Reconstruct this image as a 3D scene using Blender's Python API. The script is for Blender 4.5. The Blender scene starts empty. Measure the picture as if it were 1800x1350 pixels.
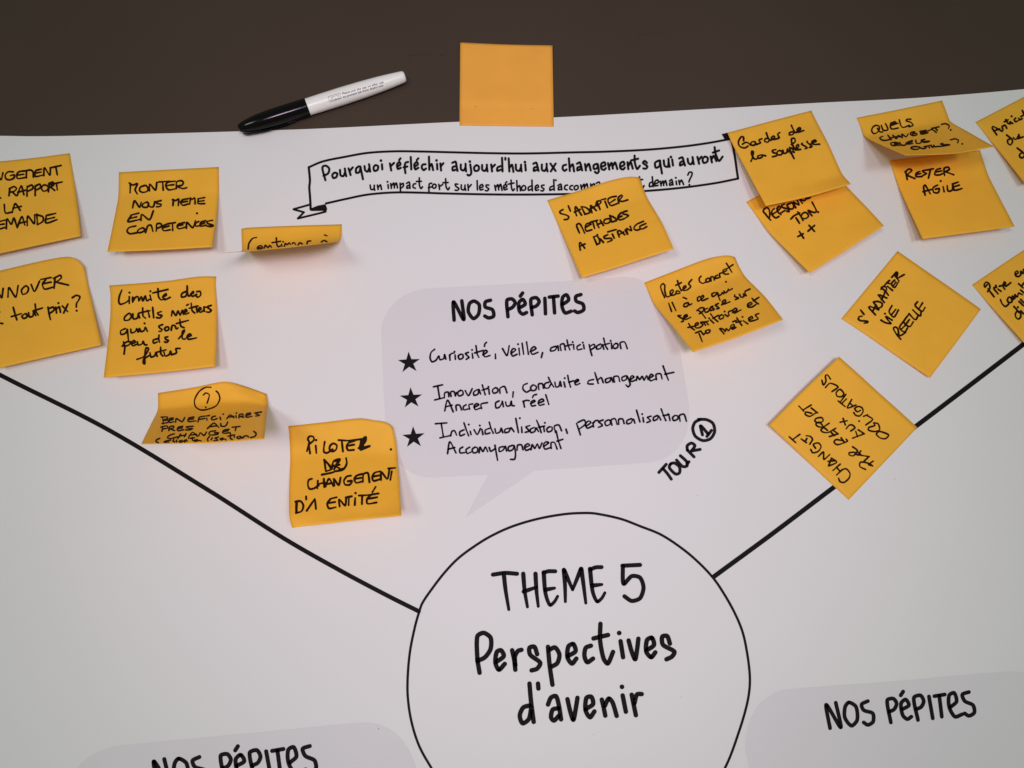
import bpy, math, random
from mathutils import Vector, Matrix, Euler
from mathutils.bvhtree import BVHTree
random.seed(7)
MM = 0.001
scene = bpy.context.scene
C = scene.collection

# ------------------------------------------------------------------ camera
FPX, CAM_H = 1352.0, 540.0                       # focal length in photo pixels, height above the table in mm
RX, RY = math.radians(15), math.radians(-2)
ROT = Matrix.Rotation(RY, 3, 'Y') @ Matrix.Rotation(RX, 3, 'X')
cam_d = bpy.data.cameras.new('camera')
cam_d.sensor_width = 36.0
cam_d.lens = FPX / 1800.0 * 36.0
cam_d.clip_start = 0.01
cam_d.clip_end = 50
cam = bpy.data.objects.new('camera', cam_d)
C.objects.link(cam)
cam.matrix_world = Matrix.Translation((0, 0, CAM_H * MM)) @ ROT.to_4x4()
scene.camera = cam

# ------------------------------------------------------------------ light
world = bpy.data.worlds.new('World')
scene.world = world
world.use_nodes = True
bg = world.node_tree.nodes['Background']
bg.inputs[0].default_value = (0.93, 1.0, 0.91, 1)
bg.inputs[1].default_value = 0.165

def area(name, loc, target, size, size_y, power, col):
    d = bpy.data.lights.new(name, 'AREA')
    d.shape = 'RECTANGLE'
    d.size, d.size_y = size, size_y
    d.energy = power
    d.color = col
    o = bpy.data.objects.new(name, d)
    C.objects.link(o)
    o.location = loc
    o.rotation_euler = (Vector(target) - Vector(loc)).to_track_quat('-Z', 'Y').to_euler()
    return o
area('ceiling_lamp', (-1.50, -0.50, 3.6), (0.0, 0.5, 0), 0.80, 0.68, 27.0, (0.94, 1.0, 0.94))
area('ceiling_lamp', (1.10, -0.66, 3.6), (0.0, 0.5, 0), 0.80, 0.68, 27.0, (0.94, 1.0, 0.94))
sp = bpy.data.lights.new('added_vignette_spot', 'SPOT')  # added pinkish pool imitating the lens's brighter centre; no real lamp behind it
sp.energy = 57.0
sp.color = (1.0, 0.75, 0.95)
sp.spot_size = math.radians(28.5)
sp.spot_blend = 1.0
sp.shadow_soft_size = 0.16
so = bpy.data.objects.new('added_vignette_spot', sp)
C.objects.link(so)
so.location = (0.03, -0.38, 1.86)
so.rotation_euler = (Vector((0.015, 0.18, 0)) - Vector(so.location)).to_track_quat('-Z', 'Y').to_euler()

vs = scene.view_settings
vs.view_transform = 'Standard'
vs.look = 'None'
vs.exposure = 0.0
vs.gamma = 1.0
vs.use_curve_mapping = False

# ------------------------------------------------------------------ helpers
def ray(px, py):
    d = ROT @ Vector(((px - 900.0) / FPX, -(py - 675.0) / FPX, -1.0))
    return Vector((0, 0, CAM_H * MM)), d
def at(px, py, h=0.0):
    """point of the table (height h mm above it) that was measured at photo position px, py"""
    o, d = ray(px, py)
    return o + d * ((h * MM - o.z) / d.z)
def flat(h):
    return lambda px, py: at(px, py, h)
def on(bvh, off):
    def fn(px, py):
        o, d = ray(px, py)
        hit, n, i, t = bvh.ray_cast(o, d)
        if hit is None:
            return None
        if n.dot(d) > 0:
            n = -n
        return hit + n * off * MM
    return fn

def mesh(name, verts, faces, mat, parent=None, smooth=False):
    me = bpy.data.meshes.new(name)
    me.from_pydata([tuple(v) for v in verts], [], faces)
    me.update()
    if smooth:
        for p in me.polygons:
            p.use_smooth = True
    me.materials.append(mat)
    o = bpy.data.objects.new(name, me)
    C.objects.link(o)
    if parent:
        o.parent = parent
    return o
def tag(o, label=None, cat=None, group=None, kind=None):
    if label: o['label'] = label
    if cat: o['category'] = cat
    if group: o['group'] = group
    if kind: o['kind'] = kind
    return o

def spline(P, step, k=0.5):
    """smooth curve through the points P (tuples of any length), chord-length tangents"""
    n = len(P)
    if n == 2 and math.dist(P[0][:2], P[1][:2]) < 3:
        return [P[0]]
    T = [0.0]
    for i in range(n - 1):
        T.append(T[-1] + max(1e-6, math.dist(P[i], P[i + 1])))
    closed = n > 3 and math.dist(P[0], P[-1]) < 1e-6
    V = []
    for i in range(n):
        if i in (0, n - 1):
            if closed:
                a, b, dt = P[-2], P[1], (T[1] - T[0]) + (T[-1] - T[-2])
            else:
                a, b = (P[0], P[1]) if i == 0 else (P[-2], P[-1])
                dt = T[1] - T[0] if i == 0 else T[-1] - T[-2]
        else:
            a, b, dt = P[i - 1], P[i + 1], T[i + 1] - T[i - 1]
        V.append([(y - x) / dt * 2 * k for x, y in zip(a, b)])
    out = []
    for i in range(n - 1):
        h = T[i + 1] - T[i]
        m = max(1, int(math.ceil(h / step)))
        for j in range(m):
            t = j / m
            a = 2*t**3 - 3*t**2 + 1; b = t**3 - 2*t**2 + t; c = -2*t**3 + 3*t**2; d = t**3 - t**2
            out.append(tuple(a*p + b*h*u + c*q + d*h*v for p, u, q, v in zip(P[i], V[i], P[i+1], V[i+1])))
    out.append(tuple(P[-1]))
    return out

class Ink:
    """pen strokes laid on a surface as thin ribbons with round ends"""
    def __init__(self, surf):
        self.v, self.f, self.surf = [], [], surf
    def vert(self, x, y):
        p = self.surf(x, y)
        if p is None:
            return None
        self.v.append(p)
        return len(self.v) - 1
    def poly(self, pts):
        ids = [self.vert(*p) for p in pts]
        if None not in ids:
            self.f.append(ids)
    def disc(self, x, y, r, a0=0.0, a1=2 * math.pi, n=14):
        self.poly([(x + r*math.cos(a0 + (a1-a0)*i/n), y + r*math.sin(a0 + (a1-a0)*i/n)) for i in range(n if a1-a0 > 6 else n+1)])
    def stroke(self, P, w, k=0.42, vary=0.0, taper=0.0):
        S = spline(P, 1.6, k)
        n = len(S)
        if n == 1:
            self.disc(S[0][0], S[0][1], w * 0.62)
            return
        ph = random.uniform(0, 6.28)
        prev = None
        for i, (x, y) in enumerate(S):
            a, b = S[max(0, i-1)], S[min(n-1, i+1)]
            dx, dy = b[0]-a[0], b[1]-a[1]
            l = math.hypot(dx, dy) or 1
            nx, ny = -dy/l, dx/l
            ww = w * 0.5 * (1 + vary*math.sin(ph + i*0.21) + vary*0.6*math.sin(ph*2 + i*0.53))
            if taper:
                ww *= 1 - taper * (i/(n-1))**1.5
            if i == 0 or i == n-1:
                ang = math.atan2(ny, nx)
                self.disc(x, y, ww, ang if i == 0 else ang - math.pi, (ang if i == 0 else ang - math.pi) + math.pi, 8)
            elif i % 2 == 0:
                c0, c1 = S[i-2] if i > 1 else S[0], S[min(n-1, i+2)]
                u = (x-c0[0], y-c0[1]); v = (c1[0]-x, c1[1]-y)
                if u[0]*v[0] + u[1]*v[1] < 0.6*math.hypot(*u)*math.hypot(*v):
                    self.disc(x, y, ww, n=12)
            q = (self.vert(x+nx*ww, y+ny*ww), self.vert(x-nx*ww, y-ny*ww))
            if prev and None not in prev and None not in q:
                self.f.append((prev[0], prev[1], q[1], q[0]))
            prev = q
    def text(self, region, w, data, **kw):
        x0, y0, k = region
        for s in data.replace('\n', ' ').split(';'):
            P = [tuple(float(c) for c in p.split(',')) for p in s.split()]
            if len(P) < 2:
                continue
            self.stroke([(x0 + x/k, y0 + y/k) for x, y in P], w, **kw)
    def build(self, name, mat, parent):
        return mesh(name, self.v, self.f, mat, parent)

# measured sheets of the photograph: origin and scale of each close look
RA=(0,220,4.2857); RB=(0,440,4.2857); RC=(360,360,6.0); RD=(220,640,6.0); RE=(400,50,5.0); RG=(480,700,6.0)
RH=(480,220,4.0909); RI=(880,220,4.0909); RJ=(1260,180,5.625); RK=(1480,150,5.625); RL=(1280,310,6.0)
RM=(940,300,6.4286); RN=(1120,430,6.4286); RO=(1460,430,5.294); RQ=(1330,610,5.625); RS=(660,480,4.5)
RT=(900,560,4.5); RU=(660,700,4.5); RV=(1100,700,4.5); RW=(800,950,4.0909); RX_=(680,850,2.647)
RZ=(1280,1140,3.4615); R1=(1680,150,7.5); R2=(1680,420,6.75); R3=(560,140,11.25); R4=(540,250,7.5)
R5=(760,250,6.0); R6=(1040,240,6.4286); R8=(820,640,7.5)

# ------------------------------------------------------------------ materials
def material(name, col, rough=0.5, spec=0.5, noise=None, bump=None, trans=0.0, coat=0.0, tone=0.0):
    m = bpy.data.materials.new(name)
    m.use_nodes = True
    nt = m.node_tree
    b = nt.nodes['Principled BSDF']
    b.inputs['Base Color'].default_value = (*col, 1)
    b.inputs['Roughness'].default_value = rough
    b.inputs['Specular IOR Level'].default_value = spec
    b.inputs['Coat Weight'].default_value = coat
    tc = nt.nodes.new('ShaderNodeTexCoord')
    base = None
    if noise:
        amt, sc, det = noise
        n = nt.nodes.new('ShaderNodeTexNoise')
        n.inputs['Scale'].default_value = sc
        n.inputs['Detail'].default_value = det
        nt.links.new(tc.outputs['Object'], n.inputs['Vector'])
        r = nt.nodes.new('ShaderNodeValToRGB')
        r.color_ramp.elements[0].position = 0.3
        r.color_ramp.elements[1].position = 0.7
        r.color_ramp.elements[0].color = (*[c*(1-amt) for c in col], 1)
        r.color_ramp.elements[1].color = (*[min(1.15, c*(1+amt)) for c in col], 1)
        nt.links.new(n.outputs['Fac'], r.inputs['Fac'])
        nt.links.new(r.outputs['Color'], b.inputs['Base Color'])
        base = r.outputs['Color']
    if tone:
        oi = nt.nodes.new('ShaderNodeObjectInfo')
        mr = nt.nodes.new('ShaderNodeMapRange')
        mr.inputs['To Min'].default_value = 1 - tone
        mr.inputs['To Max'].default_value = 1.0
        nt.links.new(oi.outputs['Random'], mr.inputs['Value'])
        hs = nt.nodes.new('ShaderNodeHueSaturation')
        nt.links.new(mr.outputs['Result'], hs.inputs['Value'])
        nt.links.new(base, hs.inputs['Color'])
        base = hs.outputs['Color']
        nt.links.new(base, b.inputs['Base Color'])
    if bump:
        st, sc, dist = bump
        n2 = nt.nodes.new('ShaderNodeTexNoise')
        n2.inputs['Scale'].default_value = sc
        n2.inputs['Detail'].default_value = 3
        nt.links.new(tc.outputs['Object'], n2.inputs['Vector'])
        bp = nt.nodes.new('ShaderNodeBump')
        bp.inputs['Strength'].default_value = st
        bp.inputs['Distance'].default_value = dist
        nt.links.new(n2.outputs['Fac'], bp.inputs['Height'])
        nt.links.new(bp.outputs['Normal'], b.inputs['Normal'])
    if trans:
        t = nt.nodes.new('ShaderNodeBsdfTranslucent')
        t.inputs['Color'].default_value = (*col, 1)
        if base:
            nt.links.new(base, t.inputs['Color'])
        mx = nt.nodes.new('ShaderNodeMixShader')
        mx.inputs[0].default_value = trans
        nt.links.new(b.outputs[0], mx.inputs[1])
        nt.links.new(t.outputs[0], mx.inputs[2])
        nt.links.new(mx.outputs[0], nt.nodes['Material Output'].inputs['Surface'])
    return m
M_TABLE = material('dark_laminate', (0.064, 0.044, 0.031), 0.6, 0.22, noise=(0.05, 7, 4), bump=(0.08, 1200, 0.0003))
M_PAPER = material('poster_paper', (0.80, 0.79, 0.79), 0.55, 0.25, noise=(0.012, 5, 3), bump=(0.25, 5, 0.006))
M_BUBBLE = material('lilac_grey_print', (0.735, 0.715, 0.735), 0.55, 0.25, noise=(0.015, 8, 2), bump=(0.25, 5, 0.006))
M_PRINT = material('black_print', (0.011, 0.009, 0.010), 0.6, 0.06)
M_PEN = material('black_felt_pen', (0.014, 0.011, 0.014), 0.6, 0.06)
M_INK = material('brown_black_ink', (0.022, 0.008, 0.003), 0.6, 0.06)
M_NOTE = material('orange_note_paper', (1.07, 0.565, 0.047), 0.6, 0.35, noise=(0.035, 38, 4), bump=(0.22, 60, 0.0012), trans=0.15, tone=0.04)
M_BACK = material('peach_note_back', (1.03, 0.475, 0.07), 0.6, 0.3, noise=(0.035, 38, 4), bump=(0.22, 60, 0.0010), trans=0.10)
M_WHITE = material('white_plastic', (0.93, 0.92, 0.89), 0.32, 0.5, noise=(0.02, 60, 3))
M_BLACK = material('black_plastic', (0.0025, 0.0025, 0.0025), 0.14, 0.22, noise=(0.1, 40, 2))
M_GREY = material('grey_print', (0.035, 0.045, 0.05), 0.5, 0.3)

# ------------------------------------------------------------------ the table
tv = [(-1.1, -0.75, 0), (1.1, -0.75, 0), (1.1, 0.95, 0), (-1.1, 0.95, 0),
      (-1.1, -0.75, -0.03), (1.1, -0.75, -0.03), (1.1, 0.95, -0.03), (-1.1, 0.95, -0.03)]
table = mesh('table_top', tv, [(0,1,2,3), (7,6,5,4), (0,4,5,1), (1,5,6,2), (2,6,7,3), (3,7,4,0)], M_TABLE)
tag(table, kind='structure')

i_ = Ink(flat(0.03))
i_.stroke([(716,100),(728,96.5),(742,95),(754,95.5),(760,98)], 0.9, vary=.4)
i_.stroke([(773,97),(780,97.5)], 1.1)
i_.stroke([(692,121),(697,113)], 0.7)
i_.stroke([(1120,62),(1150,58),(1171,59)], 0.7, vary=.4)
i_.build('scratch', material('worn_laminate', (0.047, 0.030, 0.020), 0.5, 0.2), table)
# ------------------------------------------------------------------ the poster and its print
HP = 0.30
top_edge = [(-420,233),(-200,240),(-80,240.5),(0,238.8),(50,239.5),(110,239),(190,237),(330,233.4),(420,230.8),(560,226),(760,216.2),(808,214),
            (973,206.4),(1060,202),(1260,190.6),(1440,180.6),(1600,172.8),(1700,165.5),(1800,156.7),(1900,147),(2200,115)]
E1 = [at(x, y, HP) for x, y in spline(top_edge, 8, 0.5)]
E0 = []
for p in E1:
    E0.append(Vector((p.x * 0.96 - 0.01, -0.62, HP * MM)))
pv, pf = [], []
NR = 10
for i in range(len(E1)):
    for j in range(NR + 1):
        pv.append(E1[i].lerp(E0[i], j / NR))
for i in range(len(E1) - 1):
    for j in range(NR):
        a = i*(NR+1) + j
        pf.append((a, a+1, a+NR+2, a+NR+1))
poster = mesh('poster', pv, pf, M_PAPER)
sm = poster.modifiers.new('thickness', 'SOLIDIFY'); sm.thickness = 0.00022; sm.offset = -1
tag(poster, 'large white printed poster spread over the dark table, notes stuck along its upper part', 'poster')

H1, H2, H3, H4 = HP + 0.06, HP + 0.12, HP + 0.18, HP + 0.24

def fill(name, pts, h, mat, parent, k=0.5, step=6):
    S = spline(pts + [pts[0]], step, k)[:-1]
    o = mesh(name, [at(x, y, h) for x, y in S], [list(range(len(S)))], mat, parent)
    if o.data.polygons[0].normal.z < 0:
        o.data.flip_normals()
    return o
def to_px(region, s):
    x0, y0, k = region
    return [(x0 + float(a)/k, y0 + float(b)/k) for a, b in (p.split(',') for p in s.split())]

# heading NOS PEPITES, shared lettering (right bubble is the pattern)
NP = """620,485 597,342 685,480 655,330; 735,328 712,355 710,420 750,470 785,435 778,355 735,328;
850,320 812,340 825,375 880,395 882,445 850,465 825,450; 990,450 968,315 1005,305 1025,335 1010,370 980,385;
1060,370 1100,345 1080,310 1052,335 1062,405 1090,430 1115,415; 1050,285 1065,262; 1155,435 1130,300 1170,285 1190,320 1175,355 1145,370;
1245,425 1222,292; 1255,290 1318,280; 1285,290 1300,415; 1355,355 1390,322 1375,270 1345,285 1345,355 1380,415 1425,400;
1465,265 1425,280 1440,320 1490,345 1498,390 1465,410 1440,395"""

def star(center, tips, parent):
    v = []
    for i in range(5):
        a, b = tips[i], tips[(i+1) % 5]
        v.append(a)
        mx, my = (a[0]+b[0])/2 - center[0], (a[1]+b[1])/2 - center[1]
        v.append((center[0] + mx*0.472, center[1] + my*0.472))
    o = mesh('star', [at(x, y, H2) for x, y in v], [list(range(10))], M_PRINT, parent)
    if o.data.polygons[0].normal.z < 0:
        o.data.flip_normals()

# main speech bubble
bub = fill('speech_bubble', [(670,583),(671.5,572),(675.6,558),(689,537),(709,520),(733,510.5),(753,507),(882,499.8),(993,493.8),(1060,489.5),
    (1096,487),(1117,488.5),(1135,497),(1155,512),(1172,533),(1183,560),(1190,590),(1195.6,616),(1200,644),(1206.7,684),(1211,716),(1210.5,744),
    (1204,767),(1189,791),(1167,806.5),(1144,812.5),(1060,819),(945,827.4)], H1, M_BUBBLE, poster, k=0.42)
bpy.data.objects.remove(bub)
B_OUT = [(670,583),(671.5,572),(675.6,558),(689,537),(709,520),(733,510.5),(753,507),(882,499.8),(993,493.8),(1060,489.5),
    (1096,487),(1117,488.5),(1135,497),(1155,512),(1172,533),(1183,560),(1190,590),(1195.6,616),(1200,644),(1206.7,684),(1211,716),(1210.5,744),
    (1204,767),(1189,791),(1167,806.5),(1144,812.5),(1060,819),(940,827.6)]
B_OUT2 = [(857.8,834.4),(757.8,839.7),(742,838),(726,832.5),(706.7,820),(691,801),(682,775),(677,737),(670,583)]
S = spline(B_OUT, 5, 0.5) + [(817.8, 910.5)] + spline(B_OUT2, 5, 0.5)[:-1]
bub = mesh('speech_bubble', [at(x, y, H1) for x, y in S], [list(range(len(S)))], M_BUBBLE, poster)
if bub.data.polygons[0].normal.z < 0: bub.data.flip_normals()
i_ = Ink(flat(H3))
i_.text(RS, 6.7, """622,372 618,228 698,368 683,220; 780,222 745,240 735,305 775,360 815,325 820,250 780,222;
910,215 870,228 868,268 925,290 935,340 895,355 865,340; 1048,345 1040,215 1080,205 1105,235 1085,270 1050,288;
1145,272 1185,245 1165,208 1135,235 1138,300 1165,325 1195,312; 1146,182 1164,158; 1240,330 1230,208 1272,195 1295,225 1275,258 1240,272;
1345,322 1340,200; 1375,190 1445,182; 1408,190 1417,315; 1478,250 1528,212 1512,172 1482,190 1475,260 1500,315 1548,302;
1625,170 1585,185 1588,222 1640,245 1647,290 1602,312 1575,300""")
i_.build('heading', M_PRINT, bub)
for c, t in (((265,708),[(262,620),(352,680),(326,776),(212,784),(177,688)]), ((282,990),[(277,902),(370,960),(341,1056),(231,1064),(191,970)]),
             ((301,1300),[(297,1210),(390,1266),(360,1370),(249,1376),(211,1280)])):
    f_ = lambda p: (RS[0] + p[0]/RS[2], RS[1] + p[1]/RS[2])
    star(f_(c), [f_(p) for p in t], bub)
i_ = Ink(flat(H3)); PW = 3.3
i_.text(RS, PW, """468,603 440,628 432,672 447,702 478,690 502,655 510,685 540,676 546,645 556,680; 590,690 586,648; 587,652 602,636 622,633; 630,648 632,682; 625,622 626,623;
675,642 655,657 665,682 692,670 690,645 675,642; 735,627 712,637 725,652 740,667 718,682; 765,635 770,672; 764,608 765,609; 795,575 805,640 818,667; 785,632 850,612;
850,647 885,622 870,610 852,632 865,662 905,652; 862,580 866,560 878,548; 948,640 950,676;
1005,598 1040,652 1058,575; 1072,637 1110,607 1090,597 1072,627 1085,656 1120,642; 1135,595 1140,648; 1128,563 1129,564; 1160,555 1172,642; 1195,545 1210,642;
1225,622 1270,597 1255,582 1228,607 1240,642 1285,627; 1322,630 1312,668""", vary=.1)
i_.text(RT, PW, """345,220 310,232 305,256 340,250 362,215 368,252; 388,252 382,208 410,200 422,247; 435,170 445,215 458,247; 425,218 470,206; 486,205 490,242; 480,186 481,187;
540,206 515,222 520,247 552,240; 566,208 571,238; 560,190 561,191; 610,205 620,250 632,292; 613,222 648,203 655,225 625,246; 700,202 672,217 670,241 700,235 715,205 726,242;
725,155 740,215 756,242; 730,207 772,195; 786,192 790,237; 780,176 781,177; 820,197 800,217 810,237 835,227 837,202 820,197; 862,237 856,192 890,185 912,237""", vary=.1)
i_.text(RS, PW, """458,900 530,884; 492,895 508,992; 468,1004 545,985; 545,987 548,948 575,942 580,977; 598,975 594,942 620,937 632,972; 632,972 640,945; 675,927 650,947 660,972 692,960 690,935 675,927;
710,930 735,970 765,915; 805,922 777,942 780,967 812,955 817,920 832,957; 845,885 868,962; 842,927 888,912; 896,918 901,957; 894,900 895,901; 950,907 925,927 935,950 965,940 967,917 950,907;
985,950 985,912 1020,897 1040,947; 1090,940 1086,982; 548,1090 570,1005 615,1097; 560,1057 605,1045; 640,1087 638,1047 665,1045 682,1082; 717,1042 695,1057 700,1082 732,1075;
745,1077 740,1042 768,1035; 780,1062 817,1042 800,1032 780,1052 790,1080 832,1067; 840,1072 835,1037 885,1025""", vary=.1)
i_.text(R8, PW, """800,255 750,280 745,330 790,370 840,345; 880,275 845,310 865,350 910,340 922,300 880,275; 955,337 950,265 1000,260 1015,317; 1082,240 1035,257 1030,310 1080,315 1108,270;
1080,175 1110,240 1150,302; 1165,240 1180,302 1220,290 1235,230 1250,292; 1285,237 1300,302; 1295,186 1297,188; 1335,150 1350,230 1372,302; 1350,240 1412,220;
1430,247 1480,217 1465,200 1430,230 1440,275 1495,255; 430,485 385,512 390,577 430,570 465,520 472,490 487,562; 515,500 530,552 575,545 590,490 600,545 630,550;
750,490 765,567; 745,492 790,478 825,482; 845,522 905,490 890,475 850,500 860,552 910,545; 870,442 885,412 922,400; 945,515 1020,485 1000,460 950,490 960,542 1022,530; 1045,405 1085,532""", vary=.1)
i_.text(RT, PW, """645,482 607,492 600,515 642,518; 655,427 682,512; 680,485 705,467 722,507; 775,467 740,482 745,507 775,495 785,467 798,502; 810,502 805,462 840,457 852,497;
900,452 870,467 875,492 905,480 910,455 935,520 918,540 902,525; 935,482 965,462 950,452 935,470 945,497 980,485; 985,490 990,457 1010,482 1030,457 1045,487 1065,452 1077,482;
1085,472 1117,452 1100,440 1085,465 1095,492 1130,480; 1142,482 1140,442 1175,437 1187,477; 1195,375 1215,430 1237,487; 1210,440 1280,425""", vary=.1)
i_.text(RU, PW, """475,202 565,195; 520,200 537,302; 510,314 592,296; 595,297 605,262 625,257 642,292; 700,250 667,267 670,297 705,285; 700,195 720,255 737,297; 750,262 756,287; 738,208 739,209;
780,250 805,287 830,240; 842,247 850,287; 825,216 826,217; 905,237 870,252 870,282 905,275; 900,190 915,240 932,277; 945,242 955,277 985,265 995,237 1007,272;
1060,237 1025,247 1025,272 1055,265 1072,235 1096,265; 1110,160 1131,272; 1156,227 1159,270; 1142,158 1143,159; 1220,217 1190,227 1205,245 1216,260 1185,270;
1255,232 1225,247 1230,272 1260,262 1270,235 1290,264; 1275,175 1298,230 1311,272; 1290,230 1338,220; 1331,228 1336,264; 1340,195 1341,196; 1375,227 1355,245 1365,267 1395,255 1397,230 1375,227;
1425,272 1415,222 1450,212 1472,257; 1507,245 1517,277; 570,438 588,345 637,432; 580,402 627,390; 690,387 667,402 670,432 707,430; 745,387 717,407 725,437 757,425;
790,387 765,405 775,432 805,425 807,395 790,387; 820,432 827,387 850,422 870,385 887,422; 900,390 912,420 945,400; 945,372 955,430 966,492;
1010,382 980,392 980,422 1010,410 1027,380 1037,417; 1085,372 1052,387 1055,417 1087,405 1097,372 1108,440 1100,482 1068,484; 1120,412 1125,372 1155,370 1167,407;
1180,392 1220,372 1205,360 1180,380 1190,412 1227,400; 1230,407 1240,367 1260,397 1280,362 1297,397 1317,355; 1330,382 1370,352 1350,345 1330,365 1340,402 1387,390;
1390,397 1390,352 1415,350 1437,402; 1430,260 1445,330 1467,397; 1437,340 1482,325""", vary=.1)
i_.text(RT, PW, """510,830 525,870 541,920; 520,822 570,802 582,832 535,872; 585,852 625,822 605,810 582,835 595,867 637,850; 645,857 640,824; 640,830 660,808 680,806; 720,802 685,817 705,832 715,847 683,860;
760,802 735,820 745,847 775,835 777,807 760,802; 790,842 785,802 815,792 832,837; 845,837 845,797 875,795 887,830; 945,792 910,807 910,832 940,825 960,795 972,827; 985,725 1012,817;
1036,782 1041,817; 1030,756 1031,757; 1100,772 1070,782 1085,795 1096,810 1068,822; 1150,767 1120,782 1120,807 1150,795 1160,770 1177,802; 1180,715 1200,770 1217,807; 1195,768 1242,760;
1243,772 1250,807; 1235,756 1236,757; 1290,767 1270,785 1280,807 1310,795 1312,772 1290,767; 1330,812 1325,767 1360,757 1380,812""", vary=.1)
i_.build('handwriting', M_PEN, bub)

# the two bubbles at the foot of the picture
rb = fill('speech_bubble', [(1310,1313),(1314.7,1278.7),(1323,1255.6),(1337.8,1235),(1361,1218.5),(1387,1211.4),(1569,1197.6),(1771,1180),(1790,1180.5),(1805,1184),(1832,1198),(1858,1228),
    (1872,1275),(1886,1400),(1888,1500),(1870,1560),(1830,1590),(1400,1640),(1360,1625),(1335,1590),(1324,1450),(1316,1350)], H1, M_BUBBLE, poster, k=0.48)
i_ = Ink(flat(H3)); i_.text(RZ, 6.9, NP); i_.build('heading', M_PRINT, rb)
lb = fill('speech_bubble', [(120,1395),(137.8,1347),(160,1328),(187,1315.5),(224.7,1309),(477.8,1285),(625,1270.5),(640,1270),(666.7,1273.7),(693,1287),(715.8,1313),(731,1347),
    (740,1400),(748,1540),(735,1600),(690,1640),(220,1690),(165,1675),(130,1630),(118,1500)], H1, M_BUBBLE, poster, k=0.48)
a, b = complex(1452.5,1238.8), complex(1703.2,1216.6)
c_, d_ = complex(270.5,1338.5), complex(544.5,1311.5)
k_ = (d_-c_)/(b-a); t_ = c_-k_*a
i_ = Ink(flat(H3))
for s in NP.replace('\n', ' ').split(';'):
    P = [k_*complex(x, y)+t_ for x, y in to_px(RZ, s)]
    i_.stroke([(p.real, p.imag) for p in P], 7.4)
i_.build('heading', M_PRINT, lb)

# dividing lines
i_ = Ink(flat(H1)); i_.stroke([(-330,492),(-150,578),(0,659),(186.7,753.5),(370,864),(500,947),(600,1004),(680,1046.5),(736,1074.5)], 8.0, k=.5); i_.build('dividing_line', M_PRINT, poster)
i_ = Ink(flat(H1)); i_.stroke([(2150,338),(1900,528),(1800,604.5),(1613,747),(1464,857.8),(1358,938),(1255,1013.5)], 8.6, k=.5); i_.build('dividing_line', M_PRINT, poster)

# title circle
CIRC = to_px(RX_, '150,598 166,555 210,490 268,415 330,350 400,297 480,247 580,201 700,165 830,142 930,137 980,141 1090,165 1180,199 1270,235 1350,285 1432,350 1515,435 1570,515 1620,605 1655,690 1675,780 1688,880 1688,950 1675,1030 1640,1150 1580,1310 1500,1440 1300,1590 1100,1660 900,1670 650,1630 400,1520 270,1420 205,1320 150,1220 115,1110 98,1000 97,900 108,780 130,670 150,598')
i_ = Ink(flat(H2)); i_.stroke(CIRC, 4.5, k=.5)
circ = i_.build('title_circle', M_PRINT, poster)
i_ = Ink(flat(H3))
i_.text(RW, 7.6, """272,246 360,234 445,240; 1203,182 1330,176; 1206,185 1212,312 1270,257 1330,268 1355,340 1330,415 1270,435 1218,402""")
i_.text(RW, 8.0, """350,240 362,350 386,497; 490,240 500,360 520,478; 578,240 585,360 598,474; 494,368 588,335; 637,230 650,380 682,465 715,440 737,402; 648,355 715,343;
782,212 790,320 793,440; 785,215 845,355; 905,205 845,355; 908,205 925,330 940,450; 970,205 990,370 1022,440 1055,415 1077,377; 985,325 1055,317""", taper=.32)
i_.text(RW, 7.4, "720,222 670,222 638,232; 1053,192 1010,194 975,208")
i_.text(RW, 8.2, """160,865 160,690 205,665 255,700 255,780 215,840 160,867; 160,860 176,952; 295,875 350,832 330,790 300,802 290,880 315,930 357,888; 410,790 425,860 433,930; 433,900 430,835 452,795 477,787;
590,818 570,765 535,772 540,822 612,880 590,922 550,935; 668,765 680,900 700,1038; 672,790 718,770 750,820 735,882 690,910; 810,832 866,797 850,745 815,762 808,840 840,886 872,850;
977,757 940,772 930,830 950,876 992,850; 1045,600 1043,720 1068,850 1098,885 1136,802; 995,705 1100,680; 1190,725 1208,840; 1248,720 1270,800 1295,855 1308,790 1318,707;
1375,792 1430,752 1415,700 1380,717 1375,800 1410,840 1440,805; 1545,742 1525,688 1490,692 1495,750 1577,800 1560,835 1520,855;
535,1187 490,1202 465,1260 485,1315 530,1285 548,1200; 535,1030 545,1150 565,1305; 596,1030 599,1065; 668,1180 690,1130 725,1120 745,1180 762,1287; 742,1207 702,1217 690,1272 710,1296 747,1260;
808,1142 828,1230 850,1290 866,1220 880,1132; 940,1212 992,1177 980,1125 945,1132 938,1220 970,1272 1002,1230; 1055,1145 1068,1200 1080,1260; 1076,1190 1105,1137 1132,1165 1162,1262; 1205,1115 1228,1232;
1270,1110 1284,1180 1300,1257; 1290,1170 1308,1108 1342,1105""")
for x, y in ((1180,666), (1200,1053)):
    i_.disc(800 + x/4.0909, 950 + y/4.0909, 4.3)
i_.build('lettering', M_PRINT, circ)

# round label TOUR 1
i_ = Ink(flat(H3))
i_.text(RV, 5.6, """262,587 320,523; 298,560 332,600 360,640; 355,520 345,550 395,600 425,590 425,545 385,513 355,520; 402,490 450,540 485,535 480,500 432,455; 485,520 500,503;
490,412 540,464; 487,412 487,375 520,355 547,375 520,417; 520,417 588,405; 590,168 548,190 530,240 550,300 610,335 670,320 703,265 690,200 640,170 575,167; 607,290 592,218 655,287; 642,302 678,255""")
i_.build('round_label', M_PEN, poster)

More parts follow.
